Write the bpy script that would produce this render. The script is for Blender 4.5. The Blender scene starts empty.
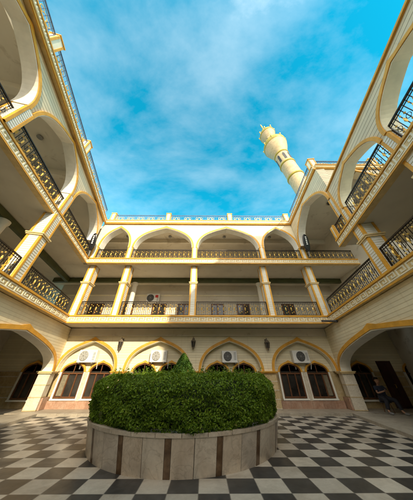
import bpy, bmesh, math, random
import numpy as np
from mathutils import Vector, Matrix
random.seed(7); RNG=np.random.default_rng(7)
C=bpy.context.scene.collection
PI=math.pi
# ------------------------------------------------------------------ materials
def newmat(name):
    m=bpy.data.materials.new(name); m.use_nodes=True
    nt=m.node_tree; b=nt.nodes['Principled BSDF']; return m,nt,b
def N(nt,t,**k):
    n=nt.nodes.new(t)
    for a,v in k.items(): setattr(n,a,v)
    return n
def ramp(nt,src,stops):
    r=N(nt,'ShaderNodeValToRGB'); e=r.color_ramp.elements
    e[0].position=stops[0][0]; e[0].color=(*stops[0][1],1)
    e[1].position=stops[-1][0]; e[1].color=(*stops[-1][1],1)
    for p,c in stops[1:-1]:
        x=e.new(p); x.color=(*c,1)
    nt.links.new(src,r.inputs[0]); return r
def coords(nt):
    return N(nt,'ShaderNodeTexCoord').outputs['Object']
def math_(nt,op,a,b=None,c=None):
    n=N(nt,'ShaderNodeMath',operation=op)
    for i,v in enumerate((a,b,c)):
        if v is None: continue
        if isinstance(v,(int,float)): n.inputs[i].default_value=v
        else: nt.links.new(v,n.inputs[i])
    return n.outputs[0]
def mixc(nt,fac,a,b,blend='MIX'):
    n=N(nt,'ShaderNodeMix',data_type='RGBA',blend_type=blend)
    for i,v in ((0,fac),(6,a),(7,b)):
        if isinstance(v,(int,float)): n.inputs[i].default_value=v
        elif isinstance(v,tuple): n.inputs[i].default_value=(*v,1)
        else: nt.links.new(v,n.inputs[i])
    return n.outputs[2]
def noise(nt,co,scale,detail=5,rough=.6,dist=0):
    n=N(nt,'ShaderNodeTexNoise'); n.inputs['Scale'].default_value=scale; n.inputs['Detail'].default_value=detail
    n.inputs['Roughness'].default_value=rough; n.inputs['Distortion'].default_value=dist
    nt.links.new(co,n.inputs['Vector']); return n.outputs['Fac']
def bump(nt,b,h,strength=.3,dist=.02):
    n=N(nt,'ShaderNodeBump'); n.inputs['Strength'].default_value=strength; n.inputs['Distance'].default_value=dist
    nt.links.new(h,n.inputs['Height']); nt.links.new(n.outputs[0],b.inputs['Normal'])
def plain(name,col,rough=.6,metal=0,var=.18,scale=3.0,spec=.4,bstr=.08):
    m,nt,b=newmat(name); co=coords(nt)
    f=noise(nt,co,scale,6)
    lo=tuple(max(0,c*(1-var)) for c in col); hi=tuple(min(1,c*(1+var*.6)) for c in col)
    r=ramp(nt,f,[(.3,lo),(.7,hi)])
    nt.links.new(r.outputs[0],b.inputs['Base Color'])
    b.inputs['Roughness'].default_value=rough; b.inputs['Metallic'].default_value=metal
    b.inputs['Specular IOR Level'].default_value=spec
    if bstr: bump(nt,b,noise(nt,co,scale*14,4),bstr,.01)
    return m
def siding(name,col,groove,pitch=.15):
    m,nt,b=newmat(name); co=coords(nt)
    s=N(nt,'ShaderNodeSeparateXYZ'); nt.links.new(co,s.inputs[0])
    z=math_(nt,'DIVIDE',s.outputs[2],pitch); fr=math_(nt,'FRACT',z); fl=math_(nt,'FLOOR',z)
    g=ramp(nt,fr,[(0,(0,0,0)),(.06,(0,0,0)),(.17,(1,1,1)),(1,(1,1,1))])
    g.color_ramp.elements[1].position=.09
    w=N(nt,'ShaderNodeTexWhiteNoise',noise_dimensions='1D'); nt.links.new(fl,w.inputs['W'])
    n=noise(nt,co,1.3,7,.65)
    base=ramp(nt,n,[(.25,tuple(c*.86 for c in col)),(.75,tuple(min(1,c*1.05) for c in col))])
    v=math_(nt,'MULTIPLY_ADD',w.outputs[0],.12,.92)
    cc=N(nt,'ShaderNodeCombineXYZ')
    for i in range(3): nt.links.new(v,cc.inputs[i])
    c1=mixc(nt,1.0,base.outputs[0],cc.outputs[0],'MULTIPLY')
    c2=mixc(nt,g.outputs[0],groove,c1)
    # thin dirty streaks, running down
    mp=N(nt,'ShaderNodeMapping'); mp.inputs['Scale'].default_value=(5,5,.35); nt.links.new(co,mp.inputs[0])
    st=ramp(nt,noise(nt,mp.outputs[0],1.0,6,.7),[(.55,(1,1,1)),(.8,(.78,.74,.68))])
    c3=mixc(nt,.8,c2,mixc(nt,1.0,c2,st.outputs[0],'MULTIPLY'))
    nt.links.new(c3,b.inputs['Base Color']); b.inputs['Roughness'].default_value=.5
    bump(nt,b,g.outputs[0],.5,.012)
    return m
def stone(name,c1,c2,c3,scale=2.5,rough=.45,vein=.5):
    m,nt,b=newmat(name); co=coords(nt)
    a=noise(nt,co,scale,9,.62,.8); d=noise(nt,co,scale*7,6,.7)
    r=ramp(nt,a,[(.3,c1),(.52,c2),(.72,c3)])
    v=ramp(nt,noise(nt,co,scale*.8,8,.55,2.2),[(.47,(1,1,1)),(.5,(.62,.58,.53)),(.53,(1,1,1))])
    c=mixc(nt,vein,r.outputs[0],mixc(nt,1.0,r.outputs[0],v.outputs[0],'MULTIPLY'))
    sp=ramp(nt,d,[(.3,(.8,.8,.8)),(.7,(1.05,1.05,1.05))])
    c=mixc(nt,.7,c,mixc(nt,1.0,c,sp.outputs[0],'MULTIPLY'))
    g=N(nt,'ShaderNodeNewGeometry')
    isl=ramp(nt,g.outputs['Random Per Island'],[(0,(.84,.83,.82)),(1,(1.06,1.04,1.02))])
    c=mixc(nt,1.0,c,isl.outputs[0],'MULTIPLY')
    nt.links.new(c,b.inputs['Base Color']); b.inputs['Roughness'].default_value=rough
    bump(nt,b,d,.12,.01); return m
M={}
M['siding']=siding('cream_siding',(.84,.75,.53),(.68,.58,.38),.135)
M['siding_grey']=siding('weathered_siding',(.74,.62,.41),(.29,.22,.13),.17)
M['cream']=plain('cream_paint',(.81,.74,.55),.55,var=.12)
M['white']=plain('white_paint',(.78,.75,.66),.5,var=.1)
M['ochre']=plain('ochre_paint',(.70,.35,.045),.5,var=.2)
M['gold_band']=plain('golden_band_paint',(.70,.52,.25),.5,var=.2,scale=5)
M['key']=plain('pale_key_relief',(.84,.78,.60),.5,var=.08)
M['plaster']=None
M['stone']=stone('tan_stone',(.44,.32,.15),(.55,.42,.22),(.63,.51,.31),3,.5)
M['stone_pale']=stone('pale_stone',(.56,.49,.38),(.64,.57,.45),(.71,.65,.54),3,.45)
M['stone_pink']=stone('rosy_stone',(.34,.19,.12),(.42,.26,.18),(.49,.34,.25),4,.45)
M['brown_stone']=stone('brown_marble',(.085,.045,.022),(.15,.088,.045),(.24,.15,.085),5,.3)
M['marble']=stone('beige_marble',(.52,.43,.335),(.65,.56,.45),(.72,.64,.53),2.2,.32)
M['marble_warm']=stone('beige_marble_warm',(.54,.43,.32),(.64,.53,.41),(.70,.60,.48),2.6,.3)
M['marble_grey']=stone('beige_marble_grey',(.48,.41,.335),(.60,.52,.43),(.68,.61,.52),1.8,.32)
M['pavement']=stone('grey_stone_paving',(.33,.28,.22),(.41,.36,.28),(.47,.42,.34),2,.5)
M['green']=plain('green_beam_paint',(.075,.085,.03),.5,var=.25)
M['iron']=plain('black_iron',(.035,.026,.018),.45,.5,var=.2,bstr=0)
M['blue_iron']=plain('blue_grey_iron',(.10,.15,.24),.45,.3,var=.2,bstr=0)
M['gold']=plain('gold_paint',(.72,.46,.10),.35,.35,var=.15,bstr=0)
M['wood']=plain('brown_window_frame',(.13,.055,.024),.4,var=.3,scale=6)
M['door']=plain('dark_red_door',(.06,.016,.012),.45,var=.25,scale=6)
M['acwhite']=plain('air_conditioner_white',(.74,.73,.69),.45,var=.06)
M['grille']=plain('dark_grille',(.05,.05,.05),.5,var=.1,bstr=0)
M['grille_mid']=plain('grey_fan',(.22,.22,.21),.4,var=.1,bstr=0)
M['red']=plain('red_badge',(.55,.03,.02),.4,var=.05,bstr=0)
M['led']=plain('white_led_module',(.8,.8,.8),.3,var=.03,bstr=0)
M['bronze']=plain('bronze_metal',(.24,.20,.15),.45,.4,var=.2,bstr=0)
M['black']=plain('black_lamp_body',(.015,.015,.016),.35,var=.1,bstr=0)
M['soil']=plain('soil',(.08,.055,.035),.95,var=.3)
M['bark']=plain('bark',(.12,.08,.05),.9,var=.3)
M['minaret']=stone('minaret_cream',(.38,.29,.15),(.49,.385,.21),(.56,.455,.27),1.6,.6,.5)
M['olive']=plain('olive_gold_dome',(.34,.27,.03),.45,var=.2)
M['skin']=plain('skin',(.34,.18,.11),.55,var=.06,bstr=0)
M['hair']=plain('black_hair',(.012,.01,.009),.6,var=.1,bstr=0)
M['shirt']=plain('dark_blue_shirt',(.025,.03,.05),.85,var=.2)
M['trousers']=plain('dark_trousers',(.018,.018,.024),.85,var=.2)
M['shoe']=plain('grey_shoe',(.2,.195,.19),.6,var=.1)
def mk_plaster():
    m,nt,b=newmat('beige_plaster'); co=coords(nt)
    a=noise(nt,co,.5,8,.62); d=noise(nt,co,6,6,.7)
    r=ramp(nt,a,[(.3,(.56,.50,.40)),(.5,(.65,.59,.48)),(.72,(.70,.64,.53))])
    s=ramp(nt,noise(nt,co,.8,9,.7,1.5),[(.58,(1,1,1)),(.66,(.62,.57,.5)),(.75,(.9,.88,.85))])
    c=mixc(nt,.6,r.outputs[0],mixc(nt,1.0,r.outputs[0],s.outputs[0],'MULTIPLY'))
    nt.links.new(c,b.inputs['Base Color']); b.inputs['Roughness'].default_value=.8; bump(nt,b,d,.1,.01); return m
M['plaster']=mk_plaster()
def mk_glass():
    m,nt,b=newmat('dark_window_glass'); co=coords(nt)
    r=ramp(nt,noise(nt,co,1.1,3),[(.35,(.012,.011,.01)),(.65,(.045,.04,.034))])
    nt.links.new(r.outputs[0],b.inputs['Base Color']); b.inputs['Roughness'].default_value=.08
    b.inputs['Specular IOR Level'].default_value=.5
    bump(nt,b,noise(nt,co,1.5,2),.04,.02); return m
M['glass']=mk_glass()
M['curtain']=plain('curtain_behind_glass',(.22,.19,.13),.3,var=.3,scale=8)
TS=.52
def mk_floor():
    m,nt,b=newmat('checkered_stone_floor'); co=coords(nt)
    mp=N(nt,'ShaderNodeMapping'); mp.inputs['Location'].default_value=(-2.5/TS,-4.7/TS,0); mp.inputs['Scale'].default_value=(1/TS,1/TS,1)
    nt.links.new(co,mp.inputs[0]); s=N(nt,'ShaderNodeSeparateXYZ'); nt.links.new(mp.outputs[0],s.inputs[0])
    fx=math_(nt,'FLOOR',s.outputs[0]); fy=math_(nt,'FLOOR',s.outputs[1])
    par=math_(nt,'FLOORED_MODULO',math_(nt,'ADD',fx,fy),2.0)
    cell=N(nt,'ShaderNodeCombineXYZ'); nt.links.new(fx,cell.inputs[0]); nt.links.new(fy,cell.inputs[1])
    w=N(nt,'ShaderNodeTexWhiteNoise',noise_dimensions='2D'); nt.links.new(cell.outputs[0],w.inputs['Vector'])
    # offset noise per tile so veining breaks at joints
    off=N(nt,'ShaderNodeVectorMath',operation='MULTIPLY_ADD'); nt.links.new(w.outputs['Color'],off.inputs[0]); off.inputs[1].default_value=(20,20,20); nt.links.new(co,off.inputs[2])
    n=noise(nt,off.outputs[0],4,9,.65,.8); n2=noise(nt,co,26,5,.7); n3=noise(nt,co,.45,7,.65,.6)
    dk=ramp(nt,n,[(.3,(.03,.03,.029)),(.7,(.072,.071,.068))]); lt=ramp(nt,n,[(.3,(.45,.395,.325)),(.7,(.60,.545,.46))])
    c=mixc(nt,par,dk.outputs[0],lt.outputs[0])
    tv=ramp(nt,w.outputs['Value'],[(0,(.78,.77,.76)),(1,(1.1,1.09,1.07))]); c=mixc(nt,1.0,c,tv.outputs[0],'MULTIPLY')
    dirt=ramp(nt,n3,[(.36,(.66,.62,.57)),(.5,(.95,.94,.92)),(.62,(1.06,1.05,1.03))]); c=mixc(nt,.8,c,mixc(nt,1.0,c,dirt.outputs[0],'MULTIPLY'))
    sp=ramp(nt,n2,[(.3,(.85,.85,.85)),(.7,(1.08,1.08,1.08))]); c=mixc(nt,.6,c,mixc(nt,1.0,c,sp.outputs[0],'MULTIPLY'))
    def edge(v):
        f=math_(nt,'FRACT',v); return math_(nt,'ABSOLUTE',math_(nt,'SUBTRACT',f,.5))
    e=math_(nt,'MAXIMUM',edge(s.outputs[0]),edge(s.outputs[1]))
    g=math_(nt,'GREATER_THAN',e,.487)
    c=mixc(nt,g,c,(.17,.15,.125))
    nt.links.new(c,b.inputs['Base Color'])
    rr=ramp(nt,n3,[(.3,(.55,)*3),(.7,(.26,)*3)]); nt.links.new(rr.outputs[0],b.inputs['Roughness'])
    b.inputs['Specular IOR Level'].default_value=.5
    hh=math_(nt,'SUBTRACT',math_(nt,'MULTIPLY',n2,.4),g); bump(nt,b,hh,.25,.004); return m
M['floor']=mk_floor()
def mk_leaf(name,a,b_,c_):
    m,nt,b=newmat(name); g=N(nt,'ShaderNodeNewGeometry')
    r=ramp(nt,g.outputs['Random Per Island'],[(0,a),(.6,b_),(.985,c_),(1,(.2,.19,.05))])
    co=coords(nt); cl=ramp(nt,noise(nt,co,1.6,4),[(.3,(.7,.75,.7)),(.7,(1.15,1.12,1.0))])
    c=mixc(nt,1.0,r.outputs[0],cl.outputs[0],'MULTIPLY')
    nt.links.new(c,b.inputs['Base Color']); b.inputs['Roughness'].default_value=.5
    b.inputs['Specular IOR Level'].default_value=.3
    b.inputs['Transmission Weight'].default_value=0
    t=N(nt,'ShaderNodeBsdfTranslucent'); nt.links.new(c,t.inputs[0])
    mx=N(nt,'ShaderNodeMixShader'); mx.inputs[0].default_value=.3
    out=nt.nodes['Material Output']; nt.links.new(b.outputs[0],mx.inputs[1]); nt.links.new(t.outputs[0],mx.inputs[2]); nt.links.new(mx.outputs[0],out.inputs[0])
    return m
M['leaf']=mk_leaf('hedge_leaf',(.075,.145,.010),(.15,.24,.014),(.22,.32,.028))
M['leaf2']=mk_leaf('bright_shrub_leaf',(.06,.13,.015),(.10,.21,.025),(.15,.27,.04))
M['core']=plain('hedge_twigs',(.018,.028,.010),.9,var=.4)
# ------------------------------------------------------------------ object helpers
class Fr:
    """wall frame: u runs along the wall, v goes into the building, z is up"""
    def __init__(s,x,y,e,n,z=0):
        s.o=Vector((x,y,z)); s.e=Vector((*e,0)).normalized(); s.n=Vector((*n,0)).normalized()
    def P(s,u,v,z): return s.o+s.e*u+s.n*v+Vector((0,0,z))
W=Fr(0,0,(1,0),(0,1))
class MB:
    def __init__(s): s.v=[]; s.f=[]
    def add(s,vs,fs):
        k=len(s.v); s.v+= [Vector(v) for v in vs]; s.f+=[tuple(i+k for i in f) for f in fs]; return s
    def hexa(s,p): return s.add(p,[(0,3,2,1),(4,5,6,7),(0,1,5,4),(1,2,6,5),(2,3,7,6),(3,0,4,7)])
    def box(s,fr,u0,u1,v0,v1,z0,z1):
        P=fr.P
        return s.hexa([P(u0,v0,z0),P(u1,v0,z0),P(u1,v1,z0),P(u0,v1,z0),P(u0,v0,z1),P(u1,v0,z1),P(u1,v1,z1),P(u0,v1,z1)])
    def prism(s,fr,pts,v0,v1):
        n=len(pts); a=[fr.P(u,v0,z) for u,z in pts]+[fr.P(u,v1,z) for u,z in pts]
        fs=[tuple(range(n-1,-1,-1)),tuple(range(n,2*n))]+[(i,(i+1)%n,(i+1)%n+n,i+n) for i in range(n)]
        return s.add(a,fs)
    def quads(s,fr,lo,hi,v0,v1):
        """solid between two (u,z) polylines of equal length"""
        n=len(lo)
        a=[fr.P(u,v0,z) for u,z in lo]+[fr.P(u,v0,z) for u,z in hi]+[fr.P(u,v1,z) for u,z in lo]+[fr.P(u,v1,z) for u,z in hi]
        fs=[]
        for i in range(n-1):
            fs+=[(i,i+1,n+i+1,n+i),(2*n+i+1,2*n+i,3*n+i,3*n+i+1),(i+1,i,2*n+i,2*n+i+1),(n+i,n+i+1,3*n+i+1,3*n+i)]
        fs+=[(0,n,3*n,2*n),(n-1,2*n+n-1,4*n-1,2*n-1)]
        return s.add(a,fs)
    def tube(s,pts,r,k=6,r1=None):
        pts=[Vector(p) for p in pts]; n=len(pts); vs=[]
        for i,p in enumerate(pts):
            d=(pts[min(i+1,n-1)]-pts[max(i-1,0)]).normalized()
            a=d.orthogonal().normalized(); b=d.cross(a)
            if i and vs:
                pass
            rr=r if r1 is None else r+(r1-r)*i/(n-1)
            for j in range(k):
                t=2*PI*j/k; vs.append(p+a*math.cos(t)*rr+b*math.sin(t)*rr)
        fs=[]
        for i in range(n-1):
            for j in range(k):
                fs.append((i*k+j,i*k+(j+1)%k,(i+1)*k+(j+1)%k,(i+1)*k+j))
        fs+=[tuple(range(k-1,-1,-1)),tuple(range((n-1)*k,n*k))]
        return s.add(vs,fs)
    def lathe(s,c,prof,k=24,axis=None):
        """prof: (radius,height) list; axis optional Vector direction"""
        c=Vector(c); ax=Vector(axis or (0,0,1)).normalized(); a=ax.orthogonal().normalized(); b=ax.cross(a); vs=[]
        for r,h in prof:
            for j in range(k):
                t=2*PI*j/k; vs.append(c+ax*h+(a*math.cos(t)+b*math.sin(t))*max(r,1e-4))
        fs=[]; n=len(prof)
        for i in range(n-1):
            for j in range(k): fs.append((i*k+j,i*k+(j+1)%k,(i+1)*k+(j+1)%k,(i+1)*k+j))
        fs+=[tuple(range(k-1,-1,-1)),tuple(range((n-1)*k,n*k))]
        return s.add(vs,fs)
    def build(s,name,mat,parent=None,smooth=False,base=None,recalc=True):
        me=bpy.data.meshes.new(name)
        b=Vector(base) if base is not None else (parent_base(parent) if parent else Vector((0,0,0)))
        me.from_pydata([tuple(v-b) for v in s.v],[],s.f); me.update()
        if recalc:
            bm=bmesh.new(); bm.from_mesh(me); bmesh.ops.recalc_face_normals(bm,faces=bm.faces[:]); bm.to_mesh(me); bm.free()
        me.materials.append(M[mat] if isinstance(mat,str) else mat)
        if smooth:
            me.polygons.foreach_set('use_smooth',[True]*len(me.polygons))
            try: me.set_sharp_from_angle(angle=math.radians(40))
            except Exception: pass
        o=bpy.data.objects.new(name,me); C.objects.link(o)
        if parent: o.parent=parent
        if base is not None: o.location=b
        return o
BASE={}
def parent_base(p):
    b=Vector((0,0,0))
    while p is not None:
        b=b+p.location; p=p.parent
    return b
def tag(o,label=None,cat=None,group=None,kind=None):
    for k,v in (('label',label),('category',cat),('group',group),('kind',kind)):
        if v: o[k]=v
    return o
def thing(name,loc,label,cat,group=None):
    o=bpy.data.objects.new(name,None); C.objects.link(o); o.location=loc; o.empty_display_size=.3
    return tag(o,label,cat,group)
def copy_tree(o,parent=None):
    c=o.copy(); C.objects.link(c); c.parent=parent
    for ch in list(o.children): copy_tree(ch,c)
    return c
# ------------------------------------------------------------------ shape helpers
def arch(u0,u1,zs,za,n=14):
    """pointed arch from spring to apex to spring, (u,z)"""
    c=(u0+u1)/2; w=(u1-u0)/2; h=za-zs; L=[]
    for i in range(n+1):
        t=i/n; a=(1-t)**3; b=3*t*(1-t)**2; d=3*t*t*(1-t); e=t**3
        L.append((-w*(a+b)-w*.52*d, h*(.62*b+.80*d+e)))
    pts=[(c+x,zs+z) for x,z in L]+[(c-x,zs+z) for x,z in L[-2::-1]]
    return pts
def offset(pts,d):
    out=[]; n=len(pts)
    for i,(x,z) in enumerate(pts):
        a=pts[max(i-1,0)]; b=pts[min(i+1,n-1)]
        tx,tz=b[0]-a[0],b[1]-a[1]; l=math.hypot(tx,tz) or 1
        out.append((x-tz/l*d,z+tx/l*d))
    m=n//2; out[m]=(out[m][0],out[m][1]+abs(d)*.45*(1 if d>0 else -1))
    return out
def arch_trim(mb,fr,pts,w,v0,v1): mb.quads(fr,pts,offset(pts,w),v0,v1)
def arch_wall(mb,fr,pts,u0,u1,ztop,v0,v1,zs):
    """wall above an arch, between u0 and u1, up to ztop"""
    hi=[(p[0],ztop) for p in pts]
    mb.quads(fr,pts,hi,v0,v1)
    if u0<pts[0][0]-1e-4: mb.box(fr,u0,pts[0][0],v0,v1,zs,ztop)
    if u1>pts[-1][0]+1e-4: mb.box(fr,pts[-1][0],u1,v0,v1,zs,ztop)
def key_band(mb,fr,u0,u1,z0,z1,v,per=.46):
    h=z1-z0; n=max(1,round((u1-u0)/per)); p=(u1-u0)/n; t=h*.15; d=v-.014
    for k in range(n):
        x=u0+k*p
        def bx(a,b,c,e): mb.box(fr,x+a*p,x+b*p,d,v-.001,z0+c*h,z0+e*h)
        bx(.02,.14,0,1); bx(.14,.86,.85,1); bx(.74,.86,.28,.85); bx(.40,.74,.28,.43); bx(.40,.52,.43,.64); bx(.14,1.02,0,.15)
def fascia(parent,fr,u0,u1,z0,z1,depth=.25,name='fascia',per=.46):
    m=MB(); m.box(fr,u0,u1,0,depth,z0,z1)
    f=m.build(name,'gold_band',parent)
    e=MB(); h=z1-z0
    e.box(fr,u0,u1,-.045,-.001,z1-.07,z1+.012); e.box(fr,u0,u1,-.03,-.001,z0-.006,z0+.045)
    e.build('edge_moulding','ochre',f)
    k=MB(); key_band(k,fr,u0+.02,u1-.02,z0+.085,z1-.105,0,per); k.build('greek_key','key',f)
    return f
def railing(parent,fr,u0,u1,v,z0,h=.92,iron='iron',name='railing',orn=True):
    L=u1-u0; m=MB()
    m.box(fr,u0,u1,v-.03,v+.03,z0+h-.045,z0+h); m.box(fr,u0,u1,v-.015,v+.015,z0+.07,z0+.1)
    m.box(fr,u0,u1,v-.012,v+.012,z0+h-.14,z0+h-.12)
    n=max(4,round(L/.115)); 
    for i in range(n+1):
        u=u0+.012+(L-.024)*i/n; w=.009 if 0<i<n else .02
        m.box(fr,u-w,u+w,v-w,v+w,z0+.0,z0+h-.045)
    # scroll rings between the bars
    r=m.build(name,iron,parent)
    if orn:
        g=MB(); s=MB()
        for i in range(1,n):
            u=u0+.012+(L-.024)*i/n; P=fr.P
            def bead(z,a,b):
                q=[P(u-a,v,z),P(u,v-a,z),P(u+a,v,z),P(u,v+a,z),P(u,v,z-b),P(u,v,z+b)]
                g.add(q,[(0,1,5),(1,2,5),(2,3,5),(3,0,5),(1,0,4),(2,1,4),(3,2,4),(0,3,4)])
            if i%3==0:
                bead(z0+h*.5,.046,.16); bead(z0+h*.24,.032,.055); bead(z0+h*.76,.032,.055)
            elif i%3==1:
                bead(z0+h*.30,.042,.045); bead(z0+h*.68,.042,.045)
                for zz in (.49,):
                    c=P(u,v,z0+h*zz); pts=[c+fr.e*math.cos(t)*.075+Vector((0,0,math.sin(t)*.085)) for t in [2*PI*j/10 for j in range(11)]]
                    s.tube(pts,.009,4)
        g.build('gold_ornament','gold',r); s.build('scrollwork',iron,r)
    return r
def pier(parent,fr,u,w,v0,v1,z0,z1,zcap,cap=True,name='pier'):
    """pilaster-like post: ochre corner strips, pale ribbed panels, a collar part-way up"""
    m=MB(); m.box(fr,u-w/2,u+w/2,v0,v1,z0,z1); p=m.build(name,'cream',parent)
    e=MB(); t=.075; x=.018
    for a,b in ((u-w/2-x,u-w/2+t),(u+w/2-t,u+w/2+x)):
        e.box(fr,a,b,v0-x,v0+t,z0,z1); e.box(fr,a,b,v1-t,v1+x,z0,z1)
    e.build('edge_strip','ochre',p)
    s=MB(); n=int((z1-z0)/.11)
    for i in range(n):
        z=z0+.04+i*(z1-z0-.06)/n
        s.box(fr,u-w/2+t+.012,u+w/2-t-.012,v0-.012,v0-.0005,z,z+.07)
        for q in (-1,1):
            a=u+q*w/2; b=u+q*(w/2+.012)
            s.box(fr,min(a,b)+.0005*(q>0),max(a,b)-.0005*(q<0),v0+t+.012,v1-t-.012,z,z+.07)
    s.build('ribbed_panel','white',p)
    if cap:
        c=MB(); c.box(fr,u-w/2-.06,u+w/2+.06,v0-.06,v1+.06,zcap,zcap+.07); c.box(fr,u-w/2-.09,u+w/2+.09,v0-.09,v1+.09,zcap+.07,zcap+.13)
        c.build('collar','gold_band',p)
    return p
def window(parent,fr,u0,u1,z0,zs,za,v,light=0,arched=True,mull=(.34,.7)):
    """pointed window: brown frame > panes; v is the wall face it sits in"""
    t=.06
    pts=arch(u0,u1,zs,za,8); m=MB()
    inner=offset(pts,-t); m.quads(fr,inner,pts,v-.02,v+.05)
    for a,b in ((u0,u0+t),(u1-t,u1)): m.box(fr,a,b,v-.02,v+.05,z0,zs)
    m.box(fr,u0+t,u1-t,v-.02,v+.05,z0,z0+.07); m.box(fr,u0+t,u1-t,v-.015,v+.045,zs-.1,zs-.03)
    for k in mull: 
        a=u0+(u1-u0)*k; m.box(fr,a-.03,a+.03,v-.015,v+.045,z0+.07,zs-.1)
    a=(u0+u1)/2; m.box(fr,a-.018,a+.018,v-.012,v+.04,zs-.03,za-.12)
    f=m.build('window','wood',parent)
    g=MB(); poly=[(u0+.02,z0+.02)]+[(x,z) for x,z in offset(pts,-.02)]+[(u1-.02,z0+.02)]
    g.prism(fr,poly,v+.06,v+.08); g.build('pane','glass',f)
    if light:
        c=MB(); a=u0+(u1-u0)*(.0 if light==1 else mull[1])+.07; b=u0+(u1-u0)*(mull[0] if light==1 else 1)-.07
        c.box(fr,a,b,v+.05,v+.058,z0+.1,zs-.12); c.build('curtain','curtain',f)
    tr=MB(); arch_trim(tr,fr,offset(pts,.005),.09,v-.07,v-.021); 
    tr.build('window_arch_trim','ochre',f)
    s=MB()
    for a,b in ((u0-.1,u0-.003),(u1+.003,u1+.1)): s.box(fr,a,b,v-.05,v+.03,z0-.02,zs)
    s.box(fr,u0-.1,u1+.1,v-.09,v-.0,z0-.09,z0-.02); s.build('surround','white',f)
    return f
def blocks(mb,pale,fr,u0,u1,v0,v1,z0,z1,n=4):
    """coursed stone with pale joints"""
    h=(z1-z0)/n
    for i in range(n):
        mb.box(fr,u0,u1,v0,v1,z0+i*h+.035,z0+(i+1)*h-.0)
        pale.box(fr,u0-.008,u1+.008,v0-.012,v1+.012,z0+i*h,z0+i*h+.034)
# ------------------------------------------------------------------ dimensions (metres; the camera stands at the origin)
YW,YF=12.4,10.9
ZA,ZB=4.08,4.52        # first gallery slab
ZC,ZD=8.00,8.42        # second gallery slab
ZE,ZF=11.82,12.13      # cornice
SL=.2
BK=Fr(0,YF,(1,0),(0,1)); BK2=Fr(0,10.6,(1,0),(0,1)); BG=Fr(0,YW,(1,0),(0,1))
def LF(x,y,sl=SL): return Fr(x,y,(sl,-1),(-1,-sl))
def RF(x,y,sl=SL): return Fr(x,y,(-sl,-1),(1,-sl))
L1=LF(-8.16,YF); L2=LF(-8.38,10.6); LC=LF(-8.25,10.5,.225); LG=LF(-8.7,YW); LA=LF(-8.33,10.55,.214)
R1=RF(7.42,YF);  RG=RF(7.85,YW);  RB=RF(7.1,10.6,.09)
# ------------------------------------------------------------------ ground
g=MB(); g.add([(-300,-300,-.05),(300,-300,-.05),(300,300,-.05),(-300,300,-.05)],[(0,1,2,3)])
tag(g.build('ground',plain('dusty_ground',(.22,.19,.15),.95,var=.25,scale=.2)),kind='structure')
fl=MB(); fl.add([(-16,-8,0),(15,-8,0),(15,11.35,0),(-16,11.35,0)],[(0,1,2,3)])
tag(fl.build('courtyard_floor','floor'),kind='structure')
pv=MB(); 
for i in range(31):
    x=-16+i*1.0; pv.box(W,x+.004,x+.996,11.32,14.6,-.04,.11)
tag(pv.build('pavement','pavement'),kind='structure')
kb=MB()
for fr,s in ((LG,1),(RG,1)):
    for i in range(18):
        kb.box(fr,1.15+i*1.0+.004,1.15+i*1.0+.996,-.55,3.2,-.04,.105)
tag(kb.build('porch_pavement','pavement'),kind='structure')
# ------------------------------------------------------------------ back range of the courtyard
bw=thing('arcaded_building',(0,12.4,0),'cream range across the end of the courtyard, with two railed galleries and four window arches','building','ranges around the courtyard')
ARCH=[(-8.65,-5.3),(-4.65,-1.0),(-.22,3.33),(4.1,7.7)]
ZS,ZAP=1.78,3.47
m=MB(); edges=[-8.7]+[ (ARCH[i][1]+ARCH[i+1][0])/2 for i in range(3)]+[7.85]
for (a,b),u0,u1 in zip(ARCH,edges[:-1],edges[1:]):
    arch_wall(m,BG,arch(a,b,ZS,ZAP-.1),min(u0,a),max(u1,b),3.62,0,.34,ZS)
m.build('ground_wall','siding',bw)
m=MB(); m.box(BG,-15,14,.36,.6,1.78,4.06); m.build('recess_wall','siding',bw)
m=MB(); m.box(BG,-15,14,.365,.6,.11,1.78); m.build('dado_wall','stone',bw)
m=MB(); m.box(BG,-8.65,7.8,-.12,.34,3.62,4.07); m.build('soffit_beam','plaster',bw)
for a,b in ARCH:
    t=MB(); arch_trim(t,BG,arch(a,b,ZS,ZAP-.1),.15,-.055,-.002); t.build('arch_trim','ochre',bw)
    l=MB(); p=arch(a,b,ZS,ZAP-.1); l.quads(BG,offset(p,-.03),offset(p,-.004),-.03,.3); l.build('arch_reveal','cream',bw)
# stone piers between the arches
for u0,u1 in ((ARCH[0][1],ARCH[1][0]),(ARCH[1][1],ARCH[2][0]),(ARCH[2][1],ARCH[3][0])):
    m=MB(); q=MB(); blocks(m,q,BG,u0-.02,u1+.02,-.04,.34,.12,1.68,4)
    o=m.build('stone_pier','stone',bw); q.build('pale_course','stone_pale',o)
    c=MB(); c.box(BG,u0-.1,u1+.1,-.12,.34,1.68,1.73); c.box(BG,u0-.14,u1+.14,-.17,.34,1.73,1.775); c.build('capital','ochre',o)
# windows, two per arch, and the wainscot under them
for k,(a,b) in enumerate(ARCH):
    c=(a+b)/2
    for q,(x0,x1) in enumerate(((c-1.44,c-.17),(c+.17,c+1.44))):
        window(bw,BG,x0,x1,.55,1.74,2.2,.30,light={(0,0):1,(3,1):2,(1,1):1}.get((k,q),0))
    m=MB(); m.box(BG,c-.12,c+.12,.24,.36,.11,1.72); m.build('window_pier','stone_pale',bw)
    m=MB()
    for i in range(6):
        w=(b-a)/6; m.box(BG,a+i*w+.004,a+(i+1)*w-.004,.2,.36,.11,.44)
    m.build('wainscot','stone_pink',bw)
for x0,x1,lt in ((-10.75,-9.5,0),(8.75,9.95,0),(12.0,13.1,0)):
    window(bw,BG,x0,x1,.5,1.74,2.2,.30,light=lt)
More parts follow.
